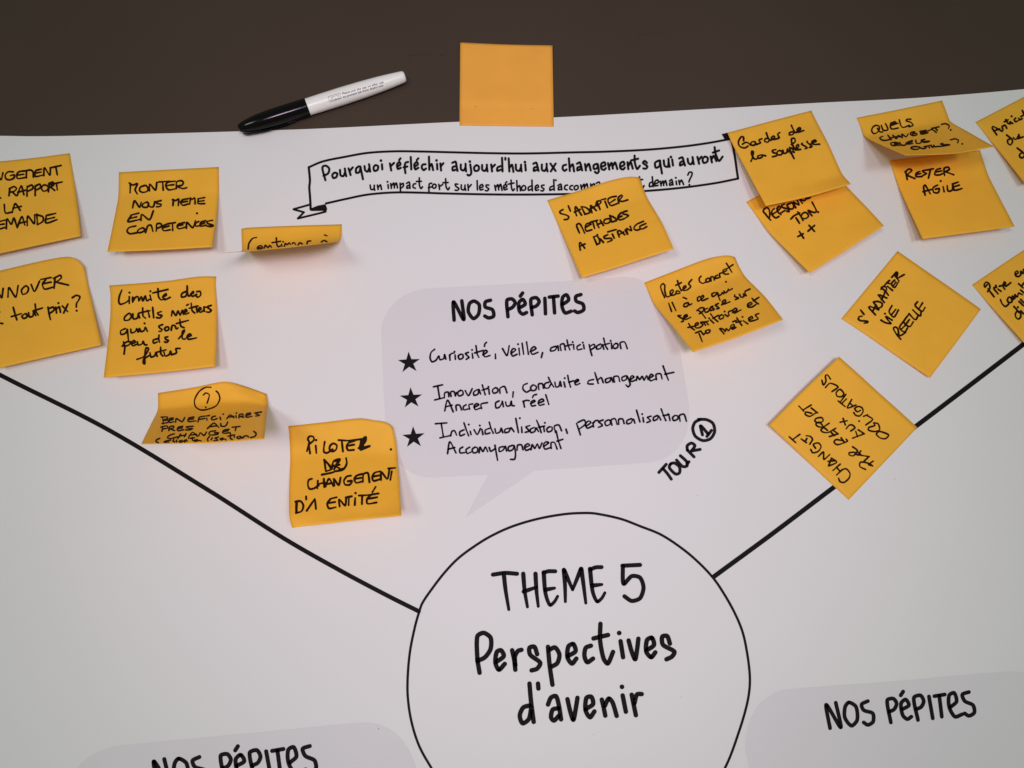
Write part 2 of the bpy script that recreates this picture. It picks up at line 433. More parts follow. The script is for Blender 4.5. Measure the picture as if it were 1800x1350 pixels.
# banner
bp = [(542.7,294),(566.7,284),(606.7,275.6),(646.7,268.7),(693.3,266),(740,266.3),(780,267.3),(860,269.2),(926.7,269.7),(1010,267.8),(1060,266.7),(1133.3,263.4),(1195.6,258),(1242.2,251.8),(1282,244.6)]
bb = [(547,369),(573,357.6),(606.7,350),(646.7,342),(693.3,338.3),(740,338.7),(780,340),(860,341.7),(926.7,342),(1000,341),(1070,339),(1133,335.8),(1195.6,330.3),(1257.8,321.8),(1297.4,313.9)]
i_ = Ink(flat(H2))
i_.stroke(bp, 4.0, k=.5)
i_.stroke([(542.7,294),(544.3,310),(544.7,319),(543.7,329),(544.7,343),(545.6,357),(546,368)], 4.3, k=.5)
i_.stroke(bb[1:], 4.0, k=.5)
i_.stroke([(1286,244),(1289,260),(1292.5,280),(1295,298),(1297.4,313.9)], 4.3, k=.5)
i_.text(RH, 3.8, "262,572 148,604; 148,606 222,626; 222,626 178,671; 178,671 340,632 378,622", k=.3)
ban = i_.build('banner', M_PRINT, poster)
i_ = Ink(flat(H3))
i_.poly(to_px(R4, '42,902 55,868 140,835 240,815 262,870 262,895 248,910 225,912 200,905 60,908'))
i_.build('ribbon_fold', M_PRINT, ban)
i_ = Ink(flat(H3)); i_.poly([(1268.5,235.5),(1290,230.5),(1300,242),(1284,246),(1275,247.5)]); i_.build('ribbon_fold', M_PRINT, ban)
i_ = Ink(flat(H4))
LW = 4.1
i_.text(R4, LW, """240,500 200,350 207,318 250,310 290,350 275,410 215,442; 360,402 330,432 345,472 385,457 395,412 360,402; 432,365 440,435 475,447 500,390 495,347; 500,390 515,447; 545,345 572,432; 562,378 600,332;
680,317 645,347 645,402 685,395 705,330; 700,320 735,487; 755,315 765,370 795,387 820,330 815,290; 820,330 830,387; 900,302 875,332 885,377 925,365 935,317 900,302; 985,290 990,357; 972,242 973,243;
1090,280 1108,372; 1102,315 1145,272; 1185,322 1230,292 1215,260 1185,292 1195,352 1235,337; 1212,235 1230,212; 1330,260 1297,270 1285,320 1295,407; 1272,330 1320,320; 1365,195 1372,357;
1415,322 1460,292 1445,260 1412,292 1425,357 1465,337; 1445,235 1465,212; 1560,290 1520,297 1510,335 1535,367 1565,347; 1605,190 1610,362; 1612,325 1640,287 1660,367; 1712,285 1715,357; 1705,240 1706,241; 1755,280 1765,372; 1762,315 1795,277""")
i_.text(R5, LW, """210,217 245,205 255,250 265,302; 250,252 215,262 215,297 245,290; 300,235 302,285 330,297 350,260 350,227; 350,260 356,307; 400,235 410,330 385,352 370,342; 395,204 396,205;
465,242 440,267 450,302 485,295 490,257 465,242; 525,240 527,290 555,302 575,265 575,237; 575,265 582,307; 620,235 630,307; 627,270 660,237; 720,252 687,267 685,302 720,290; 735,165 740,307; 770,165 770,183;
805,170 812,307; 813,270 840,237 855,312; 880,235 885,290 915,302 935,260 935,237; 935,260 941,307; 980,235 985,297; 976,209 977,210;
1065,227 1095,215 1110,260 1120,302; 1105,262 1075,267 1070,302 1105,290; 1155,235 1157,290 1185,302 1205,265 1205,227; 1205,265 1215,307; 1245,225 1300,302; 1300,225 1250,307;
1410,237 1380,247 1375,282 1395,302 1415,287; 1440,170 1450,302; 1452,265 1480,232 1495,307; 1525,227 1555,212 1570,255 1580,297; 1565,257 1532,267 1530,297 1560,285; 1610,230 1620,297; 1622,265 1650,227 1670,297;
1735,227 1702,242 1705,282 1740,270 1745,232; 1745,232 1755,310 1735,327 1715,312""")
i_.text(R6, LW, """110,342 155,322 145,290 110,307 110,362 140,377 160,357; 185,300 200,372; 202,335 225,297 240,362; 242,330 265,292 290,367; 325,342 370,317 360,285 325,302 325,357 355,372 375,352;
405,290 415,367; 417,330 440,287 465,362; 485,215 490,300 515,367 545,330; 445,270 525,250; 625,297 600,275 580,297 630,337 615,362 585,360;
755,272 717,297 725,352 765,335 775,275; 770,270 795,417; 815,270 825,330 860,342 870,290 868,252; 870,290 882,342; 910,260 920,327; 896,231 897,232;
990,247 1025,235 1040,280 1055,327; 1035,277 1002,292 1000,327 1035,310; 1085,250 1095,300 1125,312 1145,270 1140,232; 1145,270 1155,312; 1195,230 1215,307; 1207,270 1240,227;
1280,227 1255,252 1265,297 1305,285 1312,242 1280,227; 1345,225 1360,292; 1357,255 1380,217 1410,277; 1390,120 1400,190 1440,275 1480,227; 1370,182 1440,157""")
SW = 3.2
i_.text(R4, SW, """830,565 840,620 875,620 885,567; 882,600 890,632; 925,565 935,622; 937,595 965,562 980,622; 1065,560 1070,607; 1058,521 1059,522; 1100,545 1110,607; 1112,575 1140,537 1150,602; 1152,570 1175,537 1190,602;
1225,540 1230,655; 1230,562 1265,542 1265,582 1230,607; 1310,542 1345,525 1355,607; 1350,567 1317,577 1315,607 1345,600; 1430,547 1402,552 1395,592 1425,607; 1478,470 1480,570 1500,612 1520,587; 1440,517 1505,515;
1640,540 1612,547 1605,592 1605,655; 1597,600 1635,590; 1670,552 1650,577 1665,607 1695,595 1697,562 1670,552; 1735,555 1745,622; 1742,585 1785,557""")
i_.text(R5, SW, """140,385 145,470 165,502 180,477; 112,427 165,425; 268,442 240,442 250,467 280,487 265,507 240,505; 305,450 307,495 335,502 345,452; 345,480 352,507; 375,445 380,507; 381,480 410,447; 472,405 475,502;
500,482 535,467 525,445 500,462 505,502 535,497; 595,452 567,452 570,472 595,492 580,512 560,510; 658,455 668,507; 667,480 690,447 700,502; 702,475 720,442 735,507; 755,482 785,467 775,445 752,462 760,502 790,492; 772,430 785,417;
830,400 835,480 850,512 865,492; 800,442 860,430; 890,405 895,512; 896,480 920,457 930,512; 960,457 940,482 950,507 980,500 982,467 960,457; 1040,462 1012,477 1015,507 1045,495; 1050,400 1055,512;
1085,487 1120,472 1110,450 1087,467 1090,507 1120,502; 1178,452 1152,457 1155,477 1178,492 1165,514 1145,510; 1270,462 1242,477 1240,507 1270,495; 1280,395 1285,507; 1302,400 1303,411; 1325,457 1355,442 1365,502; 1360,467 1332,477 1330,502 1360,495;
1425,452 1402,457 1395,492 1420,502; 1480,457 1457,462 1450,492 1475,502; 1515,457 1495,477 1505,502 1535,490 1537,462 1515,457; 1565,450 1575,502; 1577,475 1600,442 1605,492; 1607,470 1630,437 1640,490;
1670,440 1677,500; 1672,465 1705,437 1712,470 1680,490; 1730,432 1760,420 1772,480""")
i_.text(R6, SW, """540,455 550,510 575,585 592,555; 520,495 575,485; 690,512 657,527 655,567 690,555; 685,455 695,567; 715,537 755,517 745,490 717,507 715,557 750,552; 775,505 785,557; 787,535 805,502 815,552; 817,530 835,497 850,552;
880,502 905,485 920,547; 910,517 882,527 885,552 910,540; 955,505 960,542; 951,466 952,467; 985,495 995,542; 997,520 1015,492 1040,542; 1087,435 1105,402 1135,407 1130,442 1108,487 1100,512; 1105,545 1106,546""")
i_.build('lettering', M_PRINT, ban)

# ------------------------------------------------------------------ sticky notes
def lerp_grid(G, k=0.3):
    """G rows of photo points with heights -> dense 3D grid"""
    rows = [[tuple(at(*p) / MM) for p in r] for r in G]
    nc = 22
    def resample(P, n, k=0.5):
        S = spline(P, 0.6, k)
        L = [0]
        for i in range(len(S)-1):
            L.append(L[-1] + math.dist(S[i], S[i+1]))
        out, j = [], 0
        for i in range(n+1):
            t = L[-1]*i/n
            while j < len(L)-2 and L[j+1] < t:
                j += 1
            u = (t-L[j]) / max(1e-9, L[j+1]-L[j])
            out.append(tuple(x+(y-x)*u for x, y in zip(S[j], S[j+1])))
        return out
    R_ = [resample(r, nc) for r in rows]
    cols = [resample([R_[i][j] for i in range(len(R_))], 34, k) for j in range(nc+1)]
    return [[cols[j][i] for j in range(nc+1)] for i in range(35)]

def note(rows, label, ink=None, width=3.45, mat=None, vary=.12, k=0.3):
    G = lerp_grid(rows, k)
    nr, nc = len(G), len(G[0])
    base = Vector((G[0][0][0], G[0][0][1], 0)) * MM
    vw = [Vector(p) * MM for r in G for p in r]
    fc = [(i*nc+j, (i+1)*nc+j, (i+1)*nc+j+1, i*nc+j+1) for i in range(nr-1) for j in range(nc-1)]
    bvh = BVHTree.FromPolygons(vw, fc)
    o = mesh('sticky_note', [v - base for v in vw], fc, mat or M_NOTE, smooth=True)
    if sum(p.normal.z for p in o.data.polygons) < 0:
        o.data.flip_normals()
    o.location = base
    s = o.modifiers.new('thickness', 'SOLIDIFY'); s.thickness = 0.00013; s.offset = -1
    tag(o, label, 'sticky note', 'orange sticky notes')
    if ink:
        pen = Ink(on(bvh, 0.07))
        for reg, data in ink:
            pen.text(reg, width, data, vary=vary)
        pen.v = [p - base for p in pen.v]
        pen.build('handwriting', M_INK, o)
    return o

# blank note over the poster's top edge (seen from its plain side)
top_note = note([[(809,74.6,2.2),(890,78.2,2.6),(971,79.8,2.4)],[(808.3,150,1.7),(890,151,1.9),(972.2,152,1.8)],[(808.1,178,1.75),(890,179.5,2.1),(972.7,180,1.8)],[(808,187,1.0),(890,189,1.05),(972.9,190,1.15)],[(807.8,220.6,.6),(890,221.8,.6),(973.4,222.6,.6)]],
     'blank orange note half on the bare table and half on the poster, no writing', mat=M_BACK)
M_SPECK2 = material('grey_speck', (0.42, 0.41, 0.40), 0.6, 0.2)
M_SPECK = material('brown_speck', (0.35, 0.14, 0.02), 0.6, 0.2)
def specks(o, dots):
    '''small dark specks pressed into a note'''
    bvh = BVHTree.FromPolygons([v.co + o.location for v in o.data.vertices], [tuple(p.vertices) for p in o.data.polygons])
    for x, y, d in dots:
        k = Ink(on(bvh, 0.05))
        k.disc(x, y, d * 0.6, n=8)
        k.v = [p - o.location for p in k.v]
        k.build('speck', M_SPECK, o)
for x_, y_ in ((1197,1226), (665.5,1281), (1573,842), (1044,1291), (1226,871)):
    k_ = Ink(flat(H1)); k_.disc(x_, y_, 0.9, n=8); k_.build('speck', M_SPECK2, poster)
specks(top_note, [(836,187.3,1.5),(933.2,190.4,1.3),(938,191.3,1.2),(902,183,.8)])
note([[(-44,288,.6),(60,277.5,.8),(122.5,269.3,.7)],[(-43,330,1.2),(60,322,1.4),(129.5,314.5,1.4)],[(-42,390,5),(60,375,5),(137,368,4)],[(-44,455,8),(60,432.5,8),(142,415,7)]],
     'orange note cut by the left edge, ending RAPPORT, LA and MANDE', [(RA, """-30,345 -32,415; -30,348 8,412 22,360; 100,352 62,352 40,375 46,405 75,412 105,398 108,375 80,380; 185,345 142,352 127,372 132,402 185,396; 128,377 180,370;
198,397 200,342; 195,344 228,338 248,350 252,392; 312,332 272,342 262,362 268,387 318,378; 265,362 310,354; 330,380 335,322 375,377 380,320; 380,322 460,304; 420,312 432,374; -10,547 5,549;
75,475 68,532; 70,480 105,463 125,478 105,500 74,505; 95,505 122,532; 130,530 160,458 180,524; 135,506 195,490; 203,535 205,460; 205,467 240,452 250,475 208,500; 265,530 266,455; 266,460 300,445 305,470 268,492;
335,450 312,470 325,497 355,490 365,465 335,450; 365,502 370,438; 368,442 398,430 405,450 370,472; 385,470 412,492; 380,447 470,428; 425,440 432,488; 32,598 42,662 90,655; 92,660 115,592 152,642; 97,627 160,612;
40,715 0,725; -5,750 30,745; 0,782 42,770; 48,780 54,705 85,747 104,700 128,767; 130,772 165,690 187,752; 140,740 195,728; 205,757 210,686 258,742 262,676; 282,750 278,672; 272,675 322,690 325,722 285,750; 420,665 352,680;
348,682 347,737 430,712; 350,710 410,695""")])
note([[(208.8,302.8,.6),(296,298,.6),(384.5,293.5,.6)],[(208.5,325,.8),(296,320,.8),(384.7,317,.8)],[(207.7,347,1.3),(296,343.5,1.3),(384.5,341,1.3)],[(199.5,390,7.2),(290,386.5,6.6),(380,384,6.6)],[(188.5,442.8,15.5),(280,439.5,14.8),(372.9,434.2,14.3)]],
     'orange note reading MONTER NOUS MEME EN COMPETENCES', [((180,280,7.5), """365,442 370,320; 352,312 400,340 462,322 432,402 460,457; 560,345 502,367 490,412 530,437 590,422 602,382 575,345; 620,417 625,328 700,407 717,308; 740,300 882,290; 795,310 802,407; 960,290 862,302 835,342 870,402 962,390; 845,347 940,335; 975,387 980,298 1040,283 1067,302 1050,342 985,357 1060,387 1112,375;
398,642 425,548 490,632 512,568; 590,565 532,592 530,627 590,632 607,592 590,565; 610,580 620,622 670,627 692,558; 772,545 712,562 720,582 777,597 760,622 715,627; 930,610 937,532; 925,534 965,545 1005,525 1000,612; 1130,520 1052,537 1030,572 1060,607 1132,590; 1035,567 1120,555; 1150,592 1162,513; 1155,515 1185,528 1217,508 1222,587;
1347,505 1260,522; 1265,522 1260,582 1347,585; 1265,557 1340,545; 480,710 375,737; 385,737 335,822 440,807 500,790; 345,800 370,770; 360,782 450,760; 508,807 520,728 620,797 672,680; 1247,713 1250,715; 440,880 352,902 325,947 360,982 452,970; 530,905 467,937 470,967 520,962 562,932 530,905; 568,967 600,878 640,870 667,952;
710,947 720,853 770,850 782,882 720,912; 890,845 812,872 790,912 810,942 892,930; 800,902 880,880; 860,852 962,835; 925,850 927,937; 1080,835 1002,857 985,892 1010,917 1097,895; 990,882 1060,865; 1108,912 1115,833 1190,902 1227,813; 1270,820 1227,847 1230,882 1292,875; 1360,810 1297,832 1290,882 1367,870; 1300,857 1350,840; 1452,805 1377,822 1390,847 1462,872 1440,887 1380,882""")])
note([[(424.2,402.5,.6),(432,400.5,1.2),(515,396.8,1.2),(600.8,394.2,.6)],[(424.6,418,1.6),(434,416,2),(514,411,2),(600.3,407.6,1.6)],[(425.3,432,4.6),(436,431,5),(513,425,5),(598.4,418,5)],[(424.4,441,12),(438,440.5,12),(511,434,12),(593,424.6,12.5)],
      [(404,443.6,31),(420,442.6,31),(492,436,31),(578,426.6,31)],[(381,444.7,54),(400,443.6,54),(474,437.5,54),(560,428.3,56)]],
     'orange note curled up on itself, only the word Continuer showing', [(RC, """545,345 505,355 465,410 457,465; 590,432 560,442 552,464 600,462 605,445 590,432; 560,450 590,455; 625,457 640,427 665,452 685,430 702,447; 755,350 760,420 775,442 800,435; 710,400 800,385; 808,415 817,437; 826,390 830,394;
840,437 850,407 870,422 890,402 907,420; 925,410 930,400 948,405 960,420; 985,424 1000,402 1027,412; 1078,412 1085,387 1117,382; 1230,392 1258,376 1288,390; 1262,318 1288,328""")], width=2.9, k=.5)
note([[(-34,484,.6),(60,461.5,.9),(112,451.6,2.5),(131,453.5,4),(147,468,3.4)],[(-24,530,1),(60,511,1.2),(115,500,1.6),(142,497,2),(154.5,500,1.8)],[(-14,590,4),(66,574,4),(125,559,4),(152,553,4),(166,551,4)],[(-8,648.5,8),(70,630.5,8),(130,617.3,8),(160,610.7,8),(178.5,606.6,8)]],
     'orange note with a bent corner at the left edge, about innover a tout prix', [(RB, """-20,290 12,357 24,288; 60,352 68,282 118,352 137,266; 195,268 162,300 172,332 205,318 215,285 195,268; 235,258 260,310 298,233; 385,205 308,220; 345,222 320,252 335,292 400,278; 322,252 385,240;
408,287 415,205; 405,212 455,188 462,208 420,242; 430,242 515,262; -5,465 5,460; -5,548 20,552; 100,430 112,475 127,524; 85,500 160,478; 190,477 165,497 180,514 205,500 197,478; 215,470 222,502 248,495 255,462 270,492; 265,405 272,460 287,487; 250,457 320,435;
362,430 368,470 380,522; 365,442 400,428 408,450 372,477; 420,430 426,472; 422,447 442,425; 448,428 456,467; 440,398 443,400; 470,420 510,462; 512,405 480,472; 545,357 575,340 602,350 592,377 577,400 575,427; 578,455 580,457""")], width=3.5)
note([[(191.8,501.8,.6),(290,494,.8),(350,486,1.2),(379.9,485.8,.8)],[(194,517,.9),(290,508,.9),(350,502,.9),(379,498.5,.9)],[(193.7,556.7,2.4),(290,550,2.3),(350,545.5,2.2),(381.2,543,2.2)],[(188.5,610,7),(286,604,7),(348,598.5,7.4),(380.4,595,7.6)],[(182,664,12.4),(284,654.7,12.6),(346,648,12.9),(378.5,644,13.2)]],
     'orange note reading Limite des outils metiers qui sont peu ds le futur', [(RB, """918,300 900,345 895,387 907,407 945,395 970,378; 974,350 974,402; 976,319 977,320; 1000,392 1000,354 1000,385 1020,355 1040,350 1046,382 1065,350 1076,382 1095,345 1106,380 1127,370; 1130,338 1140,377; 1133,309 1135,310; 1190,290 1195,350 1215,374 1242,365; 1150,322 1265,295;
1225,352 1255,337 1250,325 1228,347 1240,372 1282,355; 1405,308 1370,327 1368,352 1400,345 1408,300; 1410,268 1412,320 1420,345 1437,340; 1435,332 1460,320 1455,308 1438,330 1450,347 1482,332; 1482,312 1507,310 1512,337 1490,354 1478,345;
975,475 940,502 938,527 970,525 990,500 975,475; 1000,480 1005,517 1035,510 1042,475 1052,510; 1075,435 1078,495 1097,512; 1050,472 1130,455; 1118,468 1126,502; 1110,456 1112,457; 1150,430 1158,507; 1215,462 1187,472 1195,485 1220,492 1205,510 1180,507;
1292,495 1300,457 1325,492 1342,457 1357,490 1374,452 1382,482; 1385,472 1408,457 1400,445 1385,464 1395,482 1422,472; 1405,415 1418,408; 1440,400 1448,455 1467,472; 1425,437 1490,420; 1480,435 1486,467; 1495,457 1515,442 1505,430 1492,454 1510,467 1532,455;
1540,460 1536,427 1552,430; 1592,415 1562,427 1575,440 1592,452 1575,467 1555,464; 945,590 910,607 912,634 945,625 960,597; 960,597 964,640 968,684; 985,595 990,622 1020,612 1030,590 1042,617 1050,590 1062,612 1085,605 1095,580 1110,610; 1089,551 1091,552;
1225,560 1197,572 1205,587 1222,597 1210,612 1198,610; 1255,577 1240,592 1250,607 1270,598 1270,580 1255,577; 1290,602 1298,567 1318,568 1328,592 1342,585; 1355,520 1362,570 1387,584; 1330,552 1420,528;
930,690 940,730 935,782; 922,722 950,692 985,690 970,714 945,722; 990,707 1020,692 1010,680 990,697 1000,720 1032,708; 1035,690 1042,714 1070,705 1078,685 1090,712 1107,712; 1185,667 1155,677 1158,700 1185,690; 1198,640 1196,670 1202,692;
1265,652 1245,657 1250,672 1270,680 1255,694 1240,690; 1345,667 1380,627 1390,602 1375,612 1375,667 1397,668; 1405,657 1440,642 1430,630 1410,647 1420,670 1480,660; 1032,822 1085,800 1120,742 1102,735 1090,790 1092,857 1080,852 1085,820 1130,790;
1130,772 1138,804 1165,795 1175,770 1184,800; 1210,730 1212,780 1227,797; 1185,767 1250,750; 1235,767 1245,797 1275,785 1285,760 1292,787; 1295,787 1330,772 1325,742 1357,740""")], width=3.5)
note([[(277.5,690.8,.6),(340,681,2),(391.7,670.8,4.5),(408,672.8,4.6),(437,681,1.4),(468,692.5,2.2)],[(277.8,706,.9),(338,697,1.6),(391,688.5,3.6),(410,689,4.4),(440,695,3.6),(470,700,1.6)],[(277.3,719.5,2.5),(336,713,3),(390,707,4.4),(411,706.5,4.4),(442,708,4.4),(470,713,5)],[(273.5,729.5,9.5),(334,726,11),(388.5,721.5,12),(410,720.5,12.5),(441,719.5,13),(469.3,721,13.5)],[(266.5,743,22),(330,741,24),(386,737.5,25),(409,736,26),(440,734,27),(468,732.5,27)],[(248,780.8,52),(312,780,52.3),(376,778.2,53),(403,776.4,54),(437,773.6,55),(464.5,771.6,57)]],
     'orange note bent steeply upward, with a circled question mark and BENEFICIAIRES', [(RD, "905,245 850,245 780,290 732,380 742,450 800,485 880,475 960,440 998,370 985,310 960,285; 825,327 850,305 887,322 880,365 865,412; 850,456 852,457"),
     ((240,720,7.5), """345,105 355,187; 325,100 400,98 412,117 360,140 432,142 420,167 335,187; 485,112 440,117 430,150 440,172 495,160; 432,142 480,132; 515,168 525,120 600,160 635,105; 755,100 692,112 677,147 692,160 782,150; 682,132 752,125;
810,162 830,102 960,80; 820,132 900,117; 925,112 930,142; 958,79 960,81; 1040,87 1002,97 987,122 1005,137 1062,120; 1100,102 1110,132; 1143,61 1146,63; 1190,122 1232,70 1282,107; 1205,102 1282,90; 1310,82 1315,107; 1318,46 1320,48;
1350,112 1356,67 1402,60 1405,82 1360,90 1412,102; 1502,47 1452,57 1440,92 1455,102 1522,90; 1447,77 1502,65; 1647,32 1562,47 1592,62 1622,77 1570,87; 345,227 335,287; 320,232 400,215 412,242 340,257; 425,277 440,227 490,220 482,247 435,252 502,277;
612,220 552,234 537,267 552,280 622,265; 542,252 602,240; 747,220 652,230 682,247 737,252 692,270 650,267; 935,250 1020,180 1087,237; 960,227 1062,215; 1110,187 1115,217 1160,222 1185,202 1202,165; 497,320 432,342 407,372 450,382 542,360;
580,325 560,362; 652,320 632,357; 572,347 647,338; 690,357 740,300 802,352; 710,337 792,328; 820,347 840,307 890,342 922,298; 1042,280 972,292 952,322 985,337 1072,325 1080,307 1030,307; 1222,260 1152,272 1132,302 1150,314 1232,305; 1142,292 1212,280;
1260,234 1367,222; 1312,237 1302,277; 305,380 262,402 257,422 287,438; 450,402 382,417 362,432 430,430; 490,395 480,415 502,428; 525,405 530,427; 546,379 548,381; 600,407 562,417 567,432 610,425 640,402 632,437 590,438; 660,397 666,422; 690,376 692,378;
735,365 740,402 760,415; 715,380 765,372; 800,397 762,407 777,420 820,407 852,416; 962,355 937,387 942,416; 985,397 990,416; 996,376 998,378; 1080,362 1032,380 1060,390 1072,407 1020,412; 1140,377 1102,387 1117,402 1160,387 1182,402; 1240,320 1237,375 1262,397;
1200,352 1290,335; 1290,362 1296,382; 1291,336 1293,338; 1350,352 1322,367 1345,384 1387,367 1362,352; 1400,377 1420,352 1460,347 1477,362; 1545,287 1577,317 1562,352 1505,370""")], width=2.8)
note([[(506.7,749,.8),(570,742.2,1.5),(633.3,735.3,3),(653,738.2,4),(680,743,4.4),(690.5,752,3.4)],[(509,775,.9),(572,769,1.4),(634,764,2.4),(655,766,3),(684,771,3.2),(696.3,777,2.8)],[(510.2,806,2.2),(574,802,2.6),(636,797.5,3.2),(657,798,3.6),(686,799.5,4),(698.3,801,4.2)],[(508,866,11),(574,861.5,12),(639,857.5,13.4),(660,857,14),(690,857,15),(702.3,858,16)],[(508.5,908,19),(577,906.5,19),(641,900,20),(662,898,21),(692,894,23),(704.4,892.5,24)],[(513,927.8,20.5),(577,920.4,21.5),(641,913.2,23),(662,911,24.5),(693,908.3,27),(705.8,906.7,28)]],
     'orange note reading PILOTER DU CHANGEMENT, beside the lowest star', [(RG, """377,480 390,582; 357,560 382,470 367,430 387,402 425,407 430,442 385,482; 450,500 457,580; 454,442 457,445; 545,460 537,510 537,567 570,577 627,540; 635,477 602,502 597,542 630,562 665,540 672,497 635,477;
690,442 800,447 930,432; 725,452 737,562; 865,450 802,467; 802,462 777,502 790,547 852,545; 785,502 855,490; 540,650 557,772; 540,652 620,742 560,772; 515,807 620,785 740,742; 620,742 640,662 705,645 660,722 642,752; 570,682 610,742; 655,667 692,660 650,722;
770,632 777,690 740,752 650,772; 625,702 700,740; 640,720 702,702; 410,850 377,862 367,912 385,957 430,952 480,920; 472,870 467,952; 535,850 540,937; 470,907 545,890; 552,932 590,850 637,927; 570,907 620,895; 647,922 640,850 692,917 712,838;
820,817 777,827 747,872 760,912 810,912 832,872 790,877; 940,800 882,817 857,852 875,892 937,880; 860,852 930,840; 947,882 955,800 1000,790 1017,887; 1130,772 1072,787 1047,832 1060,872 1127,855; 1050,827 1120,815; 1137,862 1142,780 1205,852 1227,753;
1215,742 1290,735; 1252,772 1237,862; 348,1037 350,1067; 355,1187 430,1077 440,1062 452,1167; 670,1045 602,1062; 607,1062 572,1112 590,1162 662,1150; 580,1107 655,1095; 702,1142 697,1067 760,1132 772,1048; 765,1047 830,1035; 800,1042 797,1127;
866,1052 862,1127; 870,1001 872,1003; 905,1027 1000,1022 1112,1005; 940,1032 937,1117; 1030,1022 992,1062 995,1112 1092,1100; 1000,1062 1097,1045; 1082,935 1047,992; 1243,540 1244,541"""),
     (RG, "245,1087 242,1207; 235,1092 290,1087 320,1132 300,1192 240,1212; 252,1090 250,1200; 910,520 935,445 978,408 975,452 930,512 952,500; 930,432 918,522; 955,422 932,502; 900,527 1020,505 925,545; 945,430 960,470 940,490; 925,470 965,430; 915,535 990,512")], width=3.8)
note([[(961.8,352,.6),(1017.8,335,1.6),(1064.4,319.6,3.6),(1095.6,312,4.8),(1112,310.4,4.4),(1124.5,312,3)],[(969,368,.9),(1026,352,1.5),(1072,337,2.8),(1102,330,3.4),(1118,327.5,3.2),(1129.5,328,2.6)],[(980.4,393.3,2),(1038,377,2.4),(1084,363,3),(1112,355,3.6),(1128,351,4),(1139.5,350.5,4.2)],[(1001,439.5,8),(1059,422.5,9),(1107,407,10.6),(1136,398.5,11.6),(1152,393.5,12.4),(1163.5,391,13)],[(1022.4,488.4,14.6),(1081,471,16),(1130,455,18),(1158,446,19.6),(1174,441,21),(1184.4,437.6,22.4)]],
     "orange note reading S'ADAPTER METHODES A DISTANCE, covering part of the banner", [((970,330,10), """195,385 140,420 150,450 250,480 297,510 280,552 220,562; 290,320 327,412; 435,492 410,400 420,335 522,482; 400,430 500,380; 525,345 580,462; 515,335 590,345 660,400 662,440 580,467; 705,442 680,310 782,402; 675,372 760,330; 790,240 847,382; 775,312 790,250 840,230 867,255 800,322;
870,212 947,195; 935,240 977,347; 1130,152 1050,165 990,200 995,262 1040,314 1150,280; 1015,272 1110,208; 1177,272 1165,180 1225,130 1242,150 1185,222 1235,242 1332,215; 485,797 435,660 470,630 505,650 577,797; 680,615 605,642 585,702 610,762 702,740; 600,692 690,642;
690,602 800,575; 720,602 752,717; 780,590 827,702; 850,570 907,662; 800,652 870,615; 1000,545 930,562 915,602 945,632 1010,612 1032,562 1000,545; 1020,490 1052,602; 1020,490 1090,520 1142,572 1060,602; 1220,440 1172,490 1160,532 1200,567 1262,545; 1170,522 1232,500;
1322,408 1250,432 1255,462 1310,472 1347,490 1310,522 1250,557; 500,1097 485,980 500,960 577,1062; 490,1032 582,990; 735,870 792,997; 730,867 790,850 832,900 842,970 790,1002; 855,902 907,962; 801,830 804,832; 985,825 917,862 930,892 1040,892 1057,922 980,957;
985,777 1132,735; 1065,820 1097,887; 1187,867 1155,770 1190,755 1282,827; 1170,832 1262,780; 1290,745 1332,817 1312,722 1402,757 1377,680; 1485,650 1447,692 1450,732 1500,747 1562,722; 1612,590 1500,637; 1652,630 1547,682 1560,722 1600,724 1667,685""")])
